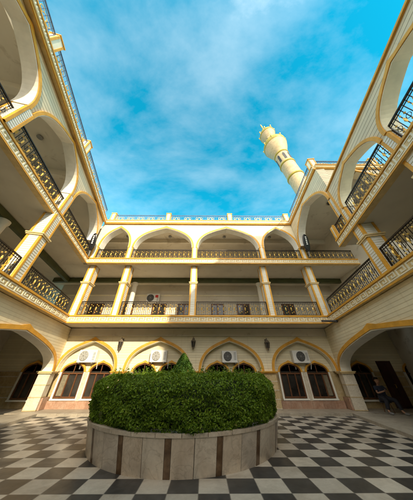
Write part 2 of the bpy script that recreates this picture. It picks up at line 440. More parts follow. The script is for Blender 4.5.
# courses on the porch end walls
m=MB()
for x0,x1 in ((-15,-10.95),(-9.3,-8.9),(8.2,8.6),(10.1,10.5),(11.45,11.85)):
    for z in (.55,1.02,1.5,1.76): m.box(BG,x0,x1,.33,.364,z,z+.05)
m.build('pale_course','stone_pale',bw)
dr=MB(); dr.box(BG,10.55,11.4,.28,.4,.11,2.3); d=dr.build('door','door',bw)
k=MB(); 
for x0,x1 in ((10.62,10.94),(11.0,11.33)):
    for z0,z1 in ((.25,1.0),(1.1,2.2)): k.box(BG,x0,x1,.262,.279,z0,z1)
k.build('door_panel','door',d)
k=MB(); k.tube([(10.97,12.66,1.0),(10.97,12.6,1.0),(10.97,12.6,1.15),(10.97,12.66,1.15)],.014,6); k.build('handle','gold',d)
# first gallery: slab, piers, railings, back wall with windows
m=MB(); m.box(BK,-12.4,12.4,.26,3.7,ZA+.03,ZB-.02); m.build('gallery_slab','plaster',bw)
fascia(bw,BK,-8.16,7.42,ZA,ZB)
PX=[-8.12,-5.55,-.8,4.15,7.42]
for i,x in enumerate(PX):
    w=.42 if 0<i<4 else .46
    pier(bw,BK,x if 0<i<4 else (x+.02 if i==0 else x-.0),w,.1,.62,ZB,ZC,6.62)
for a,b in zip(PX[:-1],PX[1:]): railing(bw,BK,a+.24,b-.24,.2,ZB)
m=MB(); m.box(BK,-12.4,12.4,3.5,3.7,ZB,ZC); m.build('gallery_wall','plaster',bw)
m=MB(); m.box(BK,-12.4,12.4,3.4,3.5,7.05,7.14); m.build('picture_rail','cream',bw)
m=MB(); m.box(BK,-12.2,11.8,2.0,2.24,7.66,7.99); m.build('ceiling_beam','green',bw)
for x in (-5.62,4.32):
    c=MB(); c.lathe((x,13.1,ZB),[(.24,0),(.24,.12),(.19,.16),(.175,2.9),(.23,2.98),(.23,3.12)],20); c.build('round_column','white',bw,True)
for x0,x1 in ((-9.4,-8.3),(-6.9,-5.85),(-4.3,-3.2),(-2.25,-1.15),(.5,1.55),(2.6,3.65),(6.3,7.3)):
    f=MB(); z0,z1=4.75,6.38; v=3.5
    for a,b in ((x0,x0+.1),(x1-.1,x1),((x0+x1)/2-.06,(x0+x1)/2+.06)): f.box(BK,a,b,v-.06,v,z0,z1)
    f.box(BK,x0+.1,(x0+x1)/2-.06,v-.06,v,z1-.1,z1); f.box(BK,(x0+x1)/2+.06,x1-.1,v-.06,v,z1-.1,z1)
    o=f.build('window','wood',bw)
    g=MB(); g.box(BK,x0+.09,x1-.09,v-.03,v-.01,z0,z1-.09); g.build('pane','glass',o)
# second gallery
m=MB(); m.box(BK2,-12.2,12.4,.26,4.0,ZC+.02,ZD-.02); m.build('gallery_slab','plaster',bw)
fascia(bw,BK2,-8.38,12.2,ZC,ZD,per=.42)
QX=[-8.2,-5.62,-.8,4.25,7.28]
ZS2,ZA2=9.42,11.42
m=MB(); EE=[-8.45,-5.62,-.8,4.25,7.55]
for (a,b),u0,u1 in zip(zip(QX[:-1],QX[1:]),EE[:-1],EE[1:]):
    p=arch(a+.2,b-.2,ZS2,ZA2); arch_wall(m,BK2,p,u0,u1,ZE,.08,.62,ZS2)
m.build('arcade_wall','siding',bw)
for a,b in zip(QX[:-1],QX[1:]):
    p=arch(a+.2,b-.2,ZS2,ZA2)
    t=MB(); arch_trim(t,BK2,p,.13,.02,.078); t.build('arch_trim','ochre',bw)
    l=MB(); l.quads(BK2,offset(p,-.03),offset(p,-.004),.05,.6); l.build('arch_reveal','white',bw)
for x in QX[1:-1]: pier(bw,BK2,x,.36,.06,.62,ZD,ZS2,9.28,False)
for x in (QX[0],QX[-1]): pier(bw,BK2,x,.36,.06,.62,ZD,ZS2,9.28,False)
for a,b in zip(QX[:-1]+[7.28],QX[1:]+[12.0]): railing(bw,BK2,a+.2,b-.2,.14,ZD,.86)
m=MB(); m.box(BK2,-12.2,12.4,3.8,4.0,ZD-.02,ZE+.05); m.build('gallery_wall','plaster',bw)
m=MB(); m.box(BK2,-12.2,12.4,2.0,2.2,11.4,ZE); m.build('ceiling_beam','plaster',bw)
m=MB(); m.box(BK2,-12.2,12.4,.64,4.0,ZE+.01,ZF-.02); m.build('roof','plaster',bw)
for x in (-7.0,-3.2,1.7,5.8):
    c=MB(); c.lathe((x,12.2,ZE-.14),[(.05,.13),(.13,.12),(.14,.04),(.08,0)],14); c.build('ceiling_light','grille_mid',bw,True)
def cornice(parent,fr,u0,u1,z0,z1,proj=.10,key=True):
    m=MB(); m.box(fr,u0,u1,-proj,.62,z0+.05,z1); o=m.build('cornice','gold_band',parent)
    e=MB(); e.box(fr,u0,u1,-proj-.04,-proj-.001,z1-.06,z1+.01); e.box(fr,u0,u1,-proj+.03,.06,z0-.03,z0+.049); e.build('edge_moulding','ochre',o)
    if key:
        k=MB(); key_band(k,fr,u0+.02,u1-.02,z0+.09,z1-.08,-proj,.3); k.build('greek_key','key',o)
    return o
cornice(bw,BK2,-8.36,7.2,ZE,ZF)
def post(parent,fr,u,v,z0,h=1.0,w=.36):
    m=MB(); m.box(fr,u-w/2,u+w/2,v,v+w,z0,z0+h); p=m.build('parapet_post','cream',parent)
    e=MB()
    for a in (u-w/2-.015,u+w/2-.06):
        for b in (v-.015,v+w-.06): e.box(fr,a,a+.075,b,b+.075,z0,z0+h)
    e.box(fr,u-w/2-.04,u+w/2+.04,v-.04,v+w+.04,z0+h+.001,z0+h+.06); e.build('edge_strip','ochre',p)
    b=MB(); c=fr.P(u,v+w/2,z0+h+.06); b.lathe(c,[(.05,0),(.03,.05),(.075,.11),(.05,.18),(.005,.2)],10); b.build('finial','grille_mid',p,True)
    return p
def roof_rail(parent,fr,u0,u1,v,z0,h=.86):
    L=u1-u0; m=MB()
    m.box(fr,u0,u1,v-.025,v+.025,z0+h-.04,z0+h); m.box(fr,u0,u1,v-.015,v+.015,z0+.1,z0+.125); m.box(fr,u0,u1,v-.01,v+.01,z0+h-.17,z0+h-.15)
    n=max(3,round(L/.16))
    for i in range(n+1):
        u=u0+L*i/n; m.box(fr,u-.009,u+.009,v-.009,v+.009,z0,z0+h-.04)
    r=m.build('roof_railing','blue_iron',parent)
    s=MB(); k=max(1,round(L/.95))
    for i in range(k):
        u=u0+L*(i+.5)/k
        for dx in (-.19,.19):
            for dz in (.3,.5):
                c=fr.P(u+dx,v,z0+dz); s.tube([c+fr.e*math.cos(t)*.1+Vector((0,0,math.sin(t)*.1)) for t in [2*PI*j/9 for j in range(10)]],.014,4)
        c=fr.P(u,v,z0+.4); s.tube([c+fr.e*math.cos(t)*.13+Vector((0,0,math.sin(t)*.2)) for t in [2*PI*j/10 for j in range(11)]],.016,4)
    s.build('scrollwork','gold',r); return r
PP=[-7.95,-3.2,2.1,7.0]
for x in PP: post(bw,BK2,x,.05,ZF,.95)
for a,b in zip(PP[:-1],PP[1:]): roof_rail(bw,BK2,a+.2,b-.2,.16,ZF)
# ------------------------------------------------------------------ left range
lw=thing('arcaded_building',(-8.5,4,0),'sunlit cream range along the left of the courtyard, with piers and tall upper arches','building','ranges around the courtyard')
S1=[4.75,9.3,13.9,18.5]; SEND=18.8
def ground_arcade(parent,fr,c,za):
    m=MB(); w=5.2; a=.45
    g=2*c-.4; bays=[(.4,g),(g+.7,2*g+.3)]; ed=[0,g+.35,2*g+.7]
    for (p,q),u0,u1 in zip(bays,ed[:-1],ed[1:]):
        arch_wall(m,fr,arch(p,q,ZS,za),u0,u1,4.06,0,.5,ZS)
    m.build('arcade_wall','siding',parent)
    for p,q in bays:
        t=MB(); k=arch(p,q,ZS,za); arch_trim(t,fr,k,.17,-.06,-.002); t.build('arch_trim','ochre',parent)
        l=MB(); l.quads(fr,offset(k,-.04),offset(k,-.004),-.03,.5); l.build('arch_reveal','white',parent)
    for u0,u1 in ((0,.4),(g,g+.7),(2*g+.3,2*g+.7)):
        s=MB(); q=MB(); blocks(s,q,fr,u0-.0,u1+.1,-.08,.5,.12,1.66,3); o=s.build('stone_pier','stone_pale',parent); q.build('pale_course','stone',o)
        c=MB(); c.box(fr,u0-.06,u1+.18,-.14,.56,1.66,1.72); c.box(fr,u0-.1,u1+.22,-.18,.6,1.72,1.775); c.build('capital','gold_band',o)
        b=MB(); b.box(fr,u0-.3,u1-.02,-.16,-.085,.12,.62); b.build('rosy_plinth','stone_pink',o)
ground_arcade(lw,LG,4.1,3.22)
m=MB(); m.box(L1,-6,SEND,.26,4.4,ZA+.034,ZB-.024); m.build('gallery_slab','plaster',lw)
fascia(lw,L1,0,SEND,ZA,ZB)
for s in S1: pier(lw,L1,s,.46,.08,.62,ZB,ZC,6.62)
for a,b in zip([0]+S1[:-1],S1): railing(lw,L1,a+.26,b-.26,.2,ZB)
m=MB(); m.box(L1,-6,SEND,4.2,4.4,0,ZF-.03); m.build('outer_wall','plaster',lw)
m=MB(); m.box(L1,-2.6,SEND,2.3,2.54,7.64,7.985); m.build('ceiling_beam','green',lw)
for s in S1[:2]:
    m=MB(); m.box(L1,s-.12,s+.12,2.56,4.2,7.68,7.985); m.build('ceiling_beam','green',lw)
for s in (4.4,9.2):
    c=MB(); c.lathe(L1.P(s,2.42,ZB),[(.26,0),(.26,.12),(.21,.16),(.2,2.9),(.25,2.98),(.25,3.12)],20); c.build('round_column','white',lw,True)
m=MB(); m.box(L2,-6,SEND,.26,4.3,ZC+.024,ZD-.024); m.build('gallery_slab','plaster',lw)
fascia(lw,L2,0,SEND,ZC,ZD,per=.42)
S2=[.05,4.3,8.3,12.3,16.3]
m=MB(); 
for a,b in zip(S2[:-1],S2[1:]):
    p=arch(a+.2,b-.2,9.75,11.66); arch_wall(m,LA,p,a,b,ZE,.1,.62,9.75)
m.build('arcade_wall','siding_grey',lw)
for a,b in zip(S2[:-1],S2[1:]):
    p=arch(a+.2,b-.2,9.75,11.66)
    t=MB(); arch_trim(t,LA,p,.13,.04,.098); t.build('arch_trim','ochre',lw)
    l=MB(); l.quads(LA,offset(p,-.03),offset(p,-.004),.07,.61); l.build('arch_reveal','white',lw)
for s in S2[1:]: pier(lw,LA,s,.38,.06,.62,ZD,9.75,9.28,False)
for a,b in zip(S2[:-1],S2[1:]): railing(lw,L2,a+.22,b-.22,.14,ZD,.9)
m=MB(); m.box(L2,-6,SEND,.64,4.2,ZE+.014,ZF-.024); m.build('roof','plaster',lw)
for s in (2.2,6.3,10.3):
    c=MB(); c.lathe(L2.P(s,1.6,ZE-.14),[(.05,.13),(.13,.12),(.14,.04),(.08,0)],14); c.build('ceiling_light','grille_mid',lw,True)
for s in S2[1:-1]:
    m=MB(); m.box(L2,s-.14,s+.14,.64,4.1,11.35,ZE+.01); m.build('ceiling_beam','plaster',lw)
cornice(lw,LC,0,SEND,ZE,ZF,.02)
for s in (5.6,9.75,13.9): post(lw,LC,s,.02,ZF,.95)
for a,b in zip((.1,5.6,9.75),(5.6,9.75,13.9)): roof_rail(lw,LC,a+.2,b-.2,.14,ZF)
# ------------------------------------------------------------------ right range (its top storey is an open screen without a roof)
rw=thing('arcaded_building',(8,4,0),'shaded range along the right of the courtyard, its top arches open to the sky','building','ranges around the courtyard')
ground_arcade(rw,RG,4.7,3.14)
m=MB(); m.box(R1,-.3,SEND,.26,4.6,ZA+.034,ZB-.024); m.build('gallery_slab','plaster',rw)
fascia(rw,R1,0,SEND,ZA,ZB)
T1=[5.5,8.6,11.7,14.8,17.9]; ZG,ZH=6.72,7.14
for s in T1: pier(rw,R1,s,.46,.08,.62,ZB,ZG,6.0)
for a,b in zip([0]+T1[:-1],T1): railing(rw,R1,a+.26,b-.26,.2,ZB)
m=MB(); m.box(R1,-6,SEND,4.4,4.6,0,ZH); m.build('outer_wall','plaster',rw)
m=MB(); m.box(R1,4.15,SEND,.26,4.6,ZG+.02,ZH-.02); m.build('gallery_slab','plaster',rw)
fascia(rw,R1,4.1,SEND,ZG,ZH,per=.42)
m=MB(); m.box(R1,4.6,SEND,2.0,2.3,6.3,ZG+.02); m.build('ceiling_beam','cream',rw)
ZT,ZV,ZU=7.85,9.1,9.5
m=MB()
for a,b in zip(T1[:-1],T1[1:]):
    p=arch(a+.18,b-.18,ZT,ZV); arch_wall(m,R1,p,a,b,ZU,.05,.5,ZT)
p=[(5.02,ZT),(5.06,8.3),(5.2,8.8),(5.3,9.1)]
m.box(R1,5.28,5.5,.05,.5,ZT,ZU)
m.build('screen_wall','siding_grey',rw)
for a,b in zip(T1[:-1],T1[1:]):
    p=arch(a+.18,b-.18,ZT,ZV)
    t=MB(); arch_trim(t,R1,p,.12,-.01,.048); t.build('arch_trim','ochre',rw)
    l=MB(); l.quads(R1,offset(p,-.03),offset(p,-.004),.02,.5); l.build('arch_reveal','cream',rw)
m=MB(); m.box(R1,5.28,SEND,-.02,.56,ZU+.001,ZU+.08); m.build('coping','ochre',rw)
for s in T1: pier(rw,R1,s,.34,.04,.5,ZH,ZT,7.6,False)
for a,b in zip(T1[:-1],T1[1:]): railing(rw,R1,a+.2,b-.2,.16,ZH,.95)
railing(rw,R1,4.35,5.3,.16,ZH,.8)
pier(rw,R1,4.22,.26,.04,.3,ZH,7.95,7.8,False,'railing_post')
m=MB(); m.box(R1,5.28,5.4,.02,.52,ZT,ZU); m.build('end_trim','ochre',rw)
# the roofed corner bay behind the screen
cb=thing('corner_tower',(8.8,8.4,0),'roofed corner bay between the end range and the open screen, under the minaret','building')
YB=5.75
RBe=Fr(6.7,YB,(1,0),(0,1))
m=MB(); p=arch(.3,4.5,9.35,11.35); arch_wall(m,RB,p,0,4.86,ZE,.02,.5,9.35); m.build('arcade_wall','siding_grey',cb)
t=MB(); arch_trim(t,RB,p,.13,-.04,.018); t.build('arch_trim','ochre',cb)
l=MB(); l.quads(RB,offset(p,-.03),offset(p,-.004),-.01,.5); l.build('arch_reveal','white',cb)
m=MB(); q=arch(.35,4.2,9.3,11.6); arch_wall(m,RBe,q,.5,4.4,ZE,.02,.45,9.3); m.build('end_wall','siding_grey',cb)
t=MB(); arch_trim(t,RBe,q,.13,-.04,.018); t.build('arch_trim','ochre',cb)
pier(cb,RB,4.62,.4,.02,.5,ZH,9.35,9,False)
pier(cb,RBe,4.35,.3,.02,.45,ZB,9.3,9,False)
m=MB(); m.hexa([Vector(v) for v in ((7.3,11.3,ZE+.03),(11.2,11.3,ZE+.03),(11.2,YB+.1,ZE+.03),(7.1,YB+.1,ZE+.03),(7.3,11.3,ZF-.03),(11.2,11.3,ZF-.03),(11.2,YB+.1,ZF-.03),(7.1,YB+.1,ZF-.03))]); m.build('roof','plaster',cb)
cornice(cb,RB,.1,4.86,ZE,ZF,.10); cornice(cb,RBe,0,4.4,ZE,ZF,.10,False)
m=MB(); m.box(W,11.0,11.2,YB+.4,14.5,ZB,ZE); m.build('outer_wall','plaster',cb)
post(cb,RB,4.6,.02,ZF,.95); post(cb,RBe,4.1,.02,ZF,.95)
roof_rail(cb,RB,.3,4.4,.14,ZF); roof_rail(cb,RBe,.4,3.9,.14,ZF)
c=MB(); c.lathe((9.0,8.3,ZE-.16),[(.05,.15),(.15,.13),(.16,.04),(.08,0)],14); c.build('ceiling_light','grille',cb,True)
# the range behind the camera, closing the court
fb=thing('arcaded_building',(0,-9,0),'cream range closing the courtyard behind the viewer','building','ranges around the courtyard')
FB=Fr(0,-7.8,(-1,0),(0,-1)); m=MB()
for k in range(4):
    a=-10+k*5; arch_wall(m,FB,arch(a+.4,a+4.6,ZS,3.5),a,a+5,8.2,0,.6,ZS); m.box(FB,a,a+.4,0,.6,0,ZS); m.box(FB,a+4.6,a+5,0,.6,0,ZS)
m.build('arcade_wall','siding',fb)
for k in range(4):
    a=-10+k*5; t=MB(); arch_trim(t,FB,arch(a+.4,a+4.6,ZS,3.5),.15,-.055,-.002); t.build('arch_trim','ochre',fb)
fascia(fb,Fr(0,-7.75,(-1,0),(0,-1)),-10,10,8.2,8.62)
m=MB(); m.box(FB,-10,10,.21,4,8.22,8.6); m.build('roof','plaster',fb)
m=MB(); m.box(W,10.4,24,-20,-8.2,0,19.5); m.build('shade_block','siding',fb)  # unseen tall block with its cornice, added to shade the right side
m=MB(); m.box(W,10.2,24.2,-20.2,-8.0,19.51,20.0); m.build('shade_block_cap','gold_band',fb)
m=MB(); m.box(FB,-10,10,3.8,4,0,8.2); m.build('rear_wall','siding',fb)
# ------------------------------------------------------------------ minaret
MX,MY=14.75,14.0
mn=thing('minaret',(MX,MY,0),'cream minaret with two olive topped balconies rising behind the right corner','minaret')
AX=Vector((-.10,0,1)).normalized()
def ml(prof,name,mat,k=28,par=mn):
    b=MB(); b.lathe((MX,MY,0),prof,k); 
    return b.build(name,mat,par,True)
R=1.03
ml([(1.2,0),(1.2,12),(R,12.4),(R,30.2)],'shaft','minaret')
for z in (24.0,27.2,30.0): ml([(R+.02,z),(R+.1,z+.08),(R+.1,z+.3),(R+.02,z+.38)],'shaft_band','olive')
ml([(R,30.4),(1.25,31.2),(1.6,32.2),(1.76,32.9),(1.78,33.1)],'balcony','minaret')
ml([(1.79,33.1),(1.86,33.2),(1.84,33.8),(1.65,34.3),(1.45,34.7),(1.0,35.1)],'balcony_rim','olive')
ml([(.85,34.5),(.85,36.3)],'lantern_drum','minaret')
ml([(.87,36.3),(1.15,37.2),(1.3,37.7)],'upper_balcony','minaret')
ml([(1.31,37.7),(1.38,37.8),(1.34,38.2),(1.15,38.7),(.8,39.1),(.5,39.4)],'upper_rim','olive')
ml([(.55,39.2),(.6,39.5),(.5,40.0),(.28,40.6),(.1,41.1)],'dome','olive',20)
ml([(.07,41.1),(.05,41.5),(.16,41.8),(.05,42.1),(.12,42.4),(.05,42.8),(.02,43.0)],'finial','gold',10)
for z,r in ((33.5,1.85),(38.1,1.38)):
    for i in range(8):
        a=2*PI*i/8+.2; b=MB(); p=Vector((MX+math.cos(a)*r,MY+math.sin(a)*r,z)); b.tube([p-Vector((0,0,.2)),p+Vector((0,0,.35))],.04,6); b.lathe(p+Vector((0,0,.35)),[(.03,0),(.12,.1),(.12,.2),(.02,.3)],8); b.build('pinnacle','gold',mn,True)
for i in range(8):
    a=2*PI*(i+.5)/8; d=Vector((math.cos(a),math.sin(a))); f=Fr(MX,MY,(-d.y,d.x),(-d.x,-d.y))
    b=MB(); b.prism(f,[(-.16,27.9),(.16,27.9),(.16,29.3),(0,29.65),(-.16,29.3)],-R-.02,-R+.1); b.build('slit_window','grille',mn)
    b=MB(); b.prism(f,[(-.16,34.8),(.16,34.8),(.16,35.7),(0,36.0),(-.16,35.7)],-.87,-.78); b.build('slit_window','grille',mn)
mn.rotation_euler=(0,math.radians(-5),0)
# ------------------------------------------------------------------ planter, hedge, topiary
PC=Vector((-.60,7.92,0)); PR=2.83; PH=.64; BAT=.16
pt=thing('round_planter',PC,'round marble planter with brown strips standing on the checkered floor','planter')
def arcbox(mb,a0,a1,r0,r1,z0,z1,n=4):
    lo=[];k=n+1
    vs=[]
    for i in range(k):
        a=a0+(a1-a0)*i/n; d=Vector((math.sin(a),-math.cos(a),0))
        for r,z in ((r0,z0),(r1,z0),(r1,z1),(r0,z1)): vs.append(PC+d*(r+BAT*(z/PH-.5))+Vector((0,0,z)))
    fs=[]
    for i in range(n):
        for j in range(4): fs.append((i*4+j,i*4+(j+1)%4,(i+1)*4+(j+1)%4,(i+1)*4+j))
    fs+=[(3,2,1,0),(n*4,n*4+1,n*4+2,n*4+3)]
    mb.add(vs,fs)
wall=MB(); strip=MB(); cop=MB(); core=MB()
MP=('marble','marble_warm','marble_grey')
wide,thin=.455,.125; unit=2*wide+thin; nu=round(2*PI*PR/unit); sc=2*PI*PR/(nu*unit)
a=-.065
for i in range(nu):
    strip=MB(); arcbox(strip,a,a+thin*sc/PR-.001,PR-.09,PR-.002,.0,PH-.07,2); a+=thin*sc/PR; strip.build('brown_strip','brown_stone',pt)
    for j in range(2):
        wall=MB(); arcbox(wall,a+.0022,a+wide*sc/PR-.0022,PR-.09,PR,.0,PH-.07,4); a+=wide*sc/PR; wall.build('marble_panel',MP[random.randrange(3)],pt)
core.lathe(PC,[(PR-.1-BAT/2,0),(PR-.1+BAT/2,PH-.03)],72)
n=nu*2
for i in range(n): 
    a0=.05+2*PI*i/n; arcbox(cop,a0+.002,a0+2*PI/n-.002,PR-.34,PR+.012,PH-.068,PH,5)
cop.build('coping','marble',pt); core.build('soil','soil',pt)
def hedge_r(a): return 2.96+.05*math.sin(3*a+1)+.035*math.sin(7*a+2)+.02*math.sin(13*a)
def hedge_top(x,y): return 1.60+.05*math.sin(1.7*x+.4)*math.cos(1.3*y)+.025*math.sin(4.1*x+2*y)
def leaves(name,pts,nrm,size,mat,parent,jit=.9):
    n=len(pts); P=np.array(pts); Nn=np.array(nrm)+RNG.normal(0,jit,(n,3)); Nn/=np.linalg.norm(Nn,axis=1)[:,None]
    U=np.cross(Nn,RNG.normal(0,1,(n,3))); U/=np.linalg.norm(U,axis=1)[:,None]; V=np.cross(Nn,U)
    s=size*RNG.uniform(.5,1.35,n)[:,None]
    # folded leaf: two triangles about a midrib
    a=P-U*s; b=P+V*s*.48+Nn*s*.18; c=P+U*s; d=P-V*s*.48+Nn*s*.18
    base=np.array(parent_base(parent))
    verts=np.stack([a,b,c,d],1).reshape(-1,3)-base
    me=bpy.data.meshes.new(name)
    idx=np.arange(n)*4
    faces=np.concatenate([np.stack([idx,idx+1,idx+2],1),np.stack([idx,idx+2,idx+3],1)])
    me.from_pydata(verts.tolist(),[],faces.tolist()); me.materials.append(M[mat]); me.update()
    o=bpy.data.objects.new(name,me); C.objects.link(o); o.parent=parent; return o
hd=thing('hedge',PC+Vector((0,0,PH)),'clipped round green hedge filling the marble planter','hedge')
prof=[(2.5,PH-.02),(2.6,PH+.15),(2.62,1.0),(2.55,1.22),(2.4,1.36),(2.2,1.42),(0.02,1.42)]
k=MB(); k.lathe(PC,prof,64); k.build('twigs','core',hd,True)
pts=[];nr=[]
NS=120000
for i in range(NS):
    if i<NS*.62:
        a=random.uniform(0,2*PI); t=random.random(); z=PH-.03+(1.62-PH)*t
        r=hedge_r(a); 
        # bulge and rounded shoulder
        r*= (1-.03*(1-t)**3); 
        if t>.72: r-= .34*((t-.72)/.28)**2.2
        if t<.12: r-=.06*(1-t/.12)
        r+=random.gauss(0,.022)-abs(random.gauss(0,.03))
        lump=.045*math.sin(9*a+3*z)*math.sin(7*z+2*a)+.03*math.sin(23*a+2)*math.sin(15*z+5*a)
        r+=lump
        if lump<-.022 and random.random()<.5: continue
        d=Vector((math.sin(a),-math.cos(a),0)); pts.append(PC+d*r+Vector((0,0,z))); nr.append((d.x,d.y,.35+max(0,t-.6)))
    else:
        a=random.uniform(0,2*PI); r=2.7*math.sqrt(random.random())
        d=Vector((math.sin(a),-math.cos(a),0)); p=PC+d*r
        p.z=hedge_top(p.x,p.y)-.02+random.gauss(0,.022)-max(0,r-2.45)**2*.6
        pts.append(p); nr.append((0,0,1.2))
# stray sprigs that break the clipped outline
for i in range(420):
    a=random.uniform(0,2*PI); r=2.7*math.sqrt(random.uniform(.3,1)); d=Vector((math.sin(a),-math.cos(a),0)); p0=PC+d*r; p0.z=hedge_top(p0.x,p0.y)-.06-max(0,r-2.45)**2*.6
    dd=Vector((random.gauss(0,.3),random.gauss(0,.3),1)).normalized()
    for j in range(random.randint(4,11)): q=p0+dd*(.03*j); pts.append(q+Vector((random.gauss(0,.015),random.gauss(0,.015),0))); nr.append(tuple(dd))
leaves('foliage',[tuple(p) for p in pts],nr,.031,'leaf',hd)
tp=thing('conifer_shrub',PC+Vector((-.1,-1.1,1.0)),'small bright green conical shrub rising out of the round hedge','shrub')
TP=PC+Vector((-.1,-1.1,1.0))
k=MB(); k.tube([TP,TP+Vector((0,0,.95))],.035,8,.008); k.build('trunk','bark',tp)
pts=[];nr=[]
for i in range(9000):
    t=random.random()**.8; z=.35+.80*t; R_=.46*(1-t)**.75+.02
    a=random.uniform(0,2*PI); lob=1+.18*math.sin(5*a+9*t)+.12*math.sin(11*a-4*t)
    r=R_*lob*(1-abs(random.gauss(0,.16)))
    d=Vector((math.cos(a),math.sin(a),0)); pts.append(tuple(TP+d*r+Vector((0,0,z+.1*(R_-r)+random.gauss(0,.02))))); nr.append((d.x,d.y,.8))
leaves('foliage',pts,nr,.027,'leaf2',tp)
# ------------------------------------------------------------------ air conditioners
def air_con(loc,label,w=1.15,h=.72,fan=-.16,fanmat='grille',badge=False,group='outdoor air conditioner units'):
    o=thing('air_conditioner',loc,label,'air conditioner',group)
    x,y,z=loc; f=Fr(x,y,(1,0),(0,1),z); d=.36
    m=MB(); m.box(f,-w/2,w/2,-d,-.06,0,h); b=m.build('casing','acwhite',o)
    bv=b.modifiers.new('bevel','BEVEL'); bv.width=.025; bv.segments=2
    c=f.P(fan,-d-.001,h*.52)
    k=MB(); k.lathe(c,[(h*.40,0),(h*.40,.02),(h*.36,.03)],32,(0,-1,0)); k.build('fan_grille',fanmat,o)
    k=MB()
    for i in range(5):
        r=h*.37*(i+1)/5.3; k.tube([c+Vector((math.cos(t)*r,-.038,math.sin(t)*r)) for t in [2*PI*j/24 for j in range(25)]],.006,4)
    for j in range(8):
        t=PI*j/4; k.tube([c+Vector((0,-.042,0)),c+Vector((math.cos(t)*h*.37,-.042,math.sin(t)*h*.37))],.007,4)
    k.build('guard','acwhite' if fanmat!='grille' else 'grille_mid',o)
    k=MB(); k.lathe(c,[(h*.07,.03),(h*.07,.05),(.01,.055)],16,(0,-1,0)); k.build('fan_hub','grille_mid',o)
    k=MB(); 
    for q in (-w*.36,w*.36): k.box(f,q-.025,q+.025,-d-.02,0,-.05,-.005); k.box(f,q-.025,q+.025,-.05,0,-.32,-.05); 
    k.build('bracket','grille_mid',o)
    k=MB()
    for i in range(7): k.box(f,w/2-.20,w/2-.06,-d-.006,-d-.001,.14+i*.06,.165+i*.06)
    k.build('side_vent','grille_mid',o)
    k=MB(); p0=f.P(w*.5,-.2,.12); k.tube([p0,p0+Vector((.09,0,0)),p0+Vector((.1,.05,-.15)),p0+Vector((.08,.17,-.42))],.02,6); k.build('hose','acwhite',o)
    if badge:
        k=MB(); k.box(f,w/2-.34,w/2-.1,-d-.008,-d-.001,h*.55,h*.85); k.build('red_badge','red',o)
    return o
YR=YW+.36
air_con((-7.12,YR,2.2),'white air conditioner under the leftmost ground arch, its fan grille pale',1.08,.66,-.2,'grille_mid')
air_con((-2.82,YR,2.22),'white air conditioner under the second arch from the left, above the hedge',1.0,.62,-.13,'grille_mid')
air_con((1.5,YR,2.2),'white air conditioner with black fan right of the conical shrub',.92,.62,-.11,'grille')
air_con((5.86,YR,2.18),'white air conditioner under the rightmost ground arch, in shade',.98,.66,-.02,'grille')
air_con((-4.3,14.4,6.38),'white air conditioner with a red badge on the gallery wall upstairs',1.05,.74,-.2,'grille',True)
# ------------------------------------------------------------------ wall lanterns
def lantern(loc,label):
    o=thing('wall_lantern',loc,label,'lantern','lanterns on the ground wall'); x,y,z=loc; f=Fr(x,y,(1,0),(0,1),z)
    k=MB(); k.box(f,-.07,.07,-.03,-.001,-.06,.28); k.build('back_plate','bronze',o)
    k=MB(); k.tube([f.P(0,-.03,.2),f.P(0,-.12,.26),f.P(0,-.2,.2),f.P(0,-.22,.1)],.016,6); k.build('arm','bronze',o)
    c=f.P(0,-.22,-.1)
    k=MB(); k.lathe(c,[(.02,-.28),(.05,-.22),(.03,-.19),(.09,-.14)],6); k.lathe(c,[(.17,.16),(.12,.24),(.05,.30),(.02,.42)],6); k.build('cap','bronze',o)
    k=MB(); k.lathe(c,[(.085,-.135),(.14,.155)],6); k.build('glass','glass',o)
    k=MB()
    for j in range(6):
        t=2*PI*j/6; a=c+c.orthogonal()*0
        q=Vector((0,0,1)).orthogonal().normalized(); q2=Vector((0,0,1)).cross(q); dd=q*math.cos(t)+q2*math.sin(t)
        k.tube([c+dd*.095+Vector((0,0,-.15)),c+dd*.152+Vector((0,0,.17))],.013,4)
    k.build('cage','bronze',o); return o
lantern((-5.2,YW-.0,3.2),'black iron lantern between the two sunlit left arches')
lantern((-.72,YW-.0,3.24),'black iron lantern above the conical shrub')
lantern((3.86,YW-.0,3.18),'black iron lantern left of the rightmost ground arch')
# ------------------------------------------------------------------ oval lamps on the corners of the upper gallery
def led_lamp(loc,tilt,label):
    o=thing('street_lamp_head',loc,label,'lamp','black lamps on the gallery corners')
    x,y,z=loc; d=Vector((tilt,-.25,1)).normalized()
    base=Vector(loc); k=MB(); k.tube([base,base+d*.5],.035,8); k.build('pole','grille_mid',o)
    sx=Vector((1,0,-tilt)).normalized(); nn=d.cross(sx).normalized()
    if nn.y>0: nn=-nn
    cen=base+d*1.08; k=MB(); vs=[];n=24
    for off,s in ((.0,1),(.06,.97),(.09,.82)):
        for j in range(n):
            t=2*PI*j/n; vs.append(cen+sx*math.cos(t)*.215*s+d*math.sin(t)*.72*s*(1-.0)+nn*(off-.03))
    fs=[tuple(range(n-1,-1,-1)),tuple(range(2*n,3*n))]
    for r in range(2):
        for j in range(n): fs.append((r*n+j,r*n+(j+1)%n,(r+1)*n+(j+1)%n,(r+1)*n+j))
    k.add(vs,fs); k.build('housing','black',o)
    k=MB(); fr=Fr(0,0,(1,0),(0,1))
    for i in range(5):
        c=cen+d*(-.12+.14*i)+nn*.0605
        k.hexa([c+sx*a*.05+d*b*.045+nn*q for q in (0,.012) for a,b in ((-1,-1),(1,-1),(1,1),(-1,1))])
    k.build('led_module','led',o); return o
led_lamp((-8.22,10.32,ZD+.0),.06,'black oval lamp head at the left corner of the upper gallery')
led_lamp((7.42,10.32,ZD+.0),-.03,'black oval lamp head at the right corner of the upper gallery')
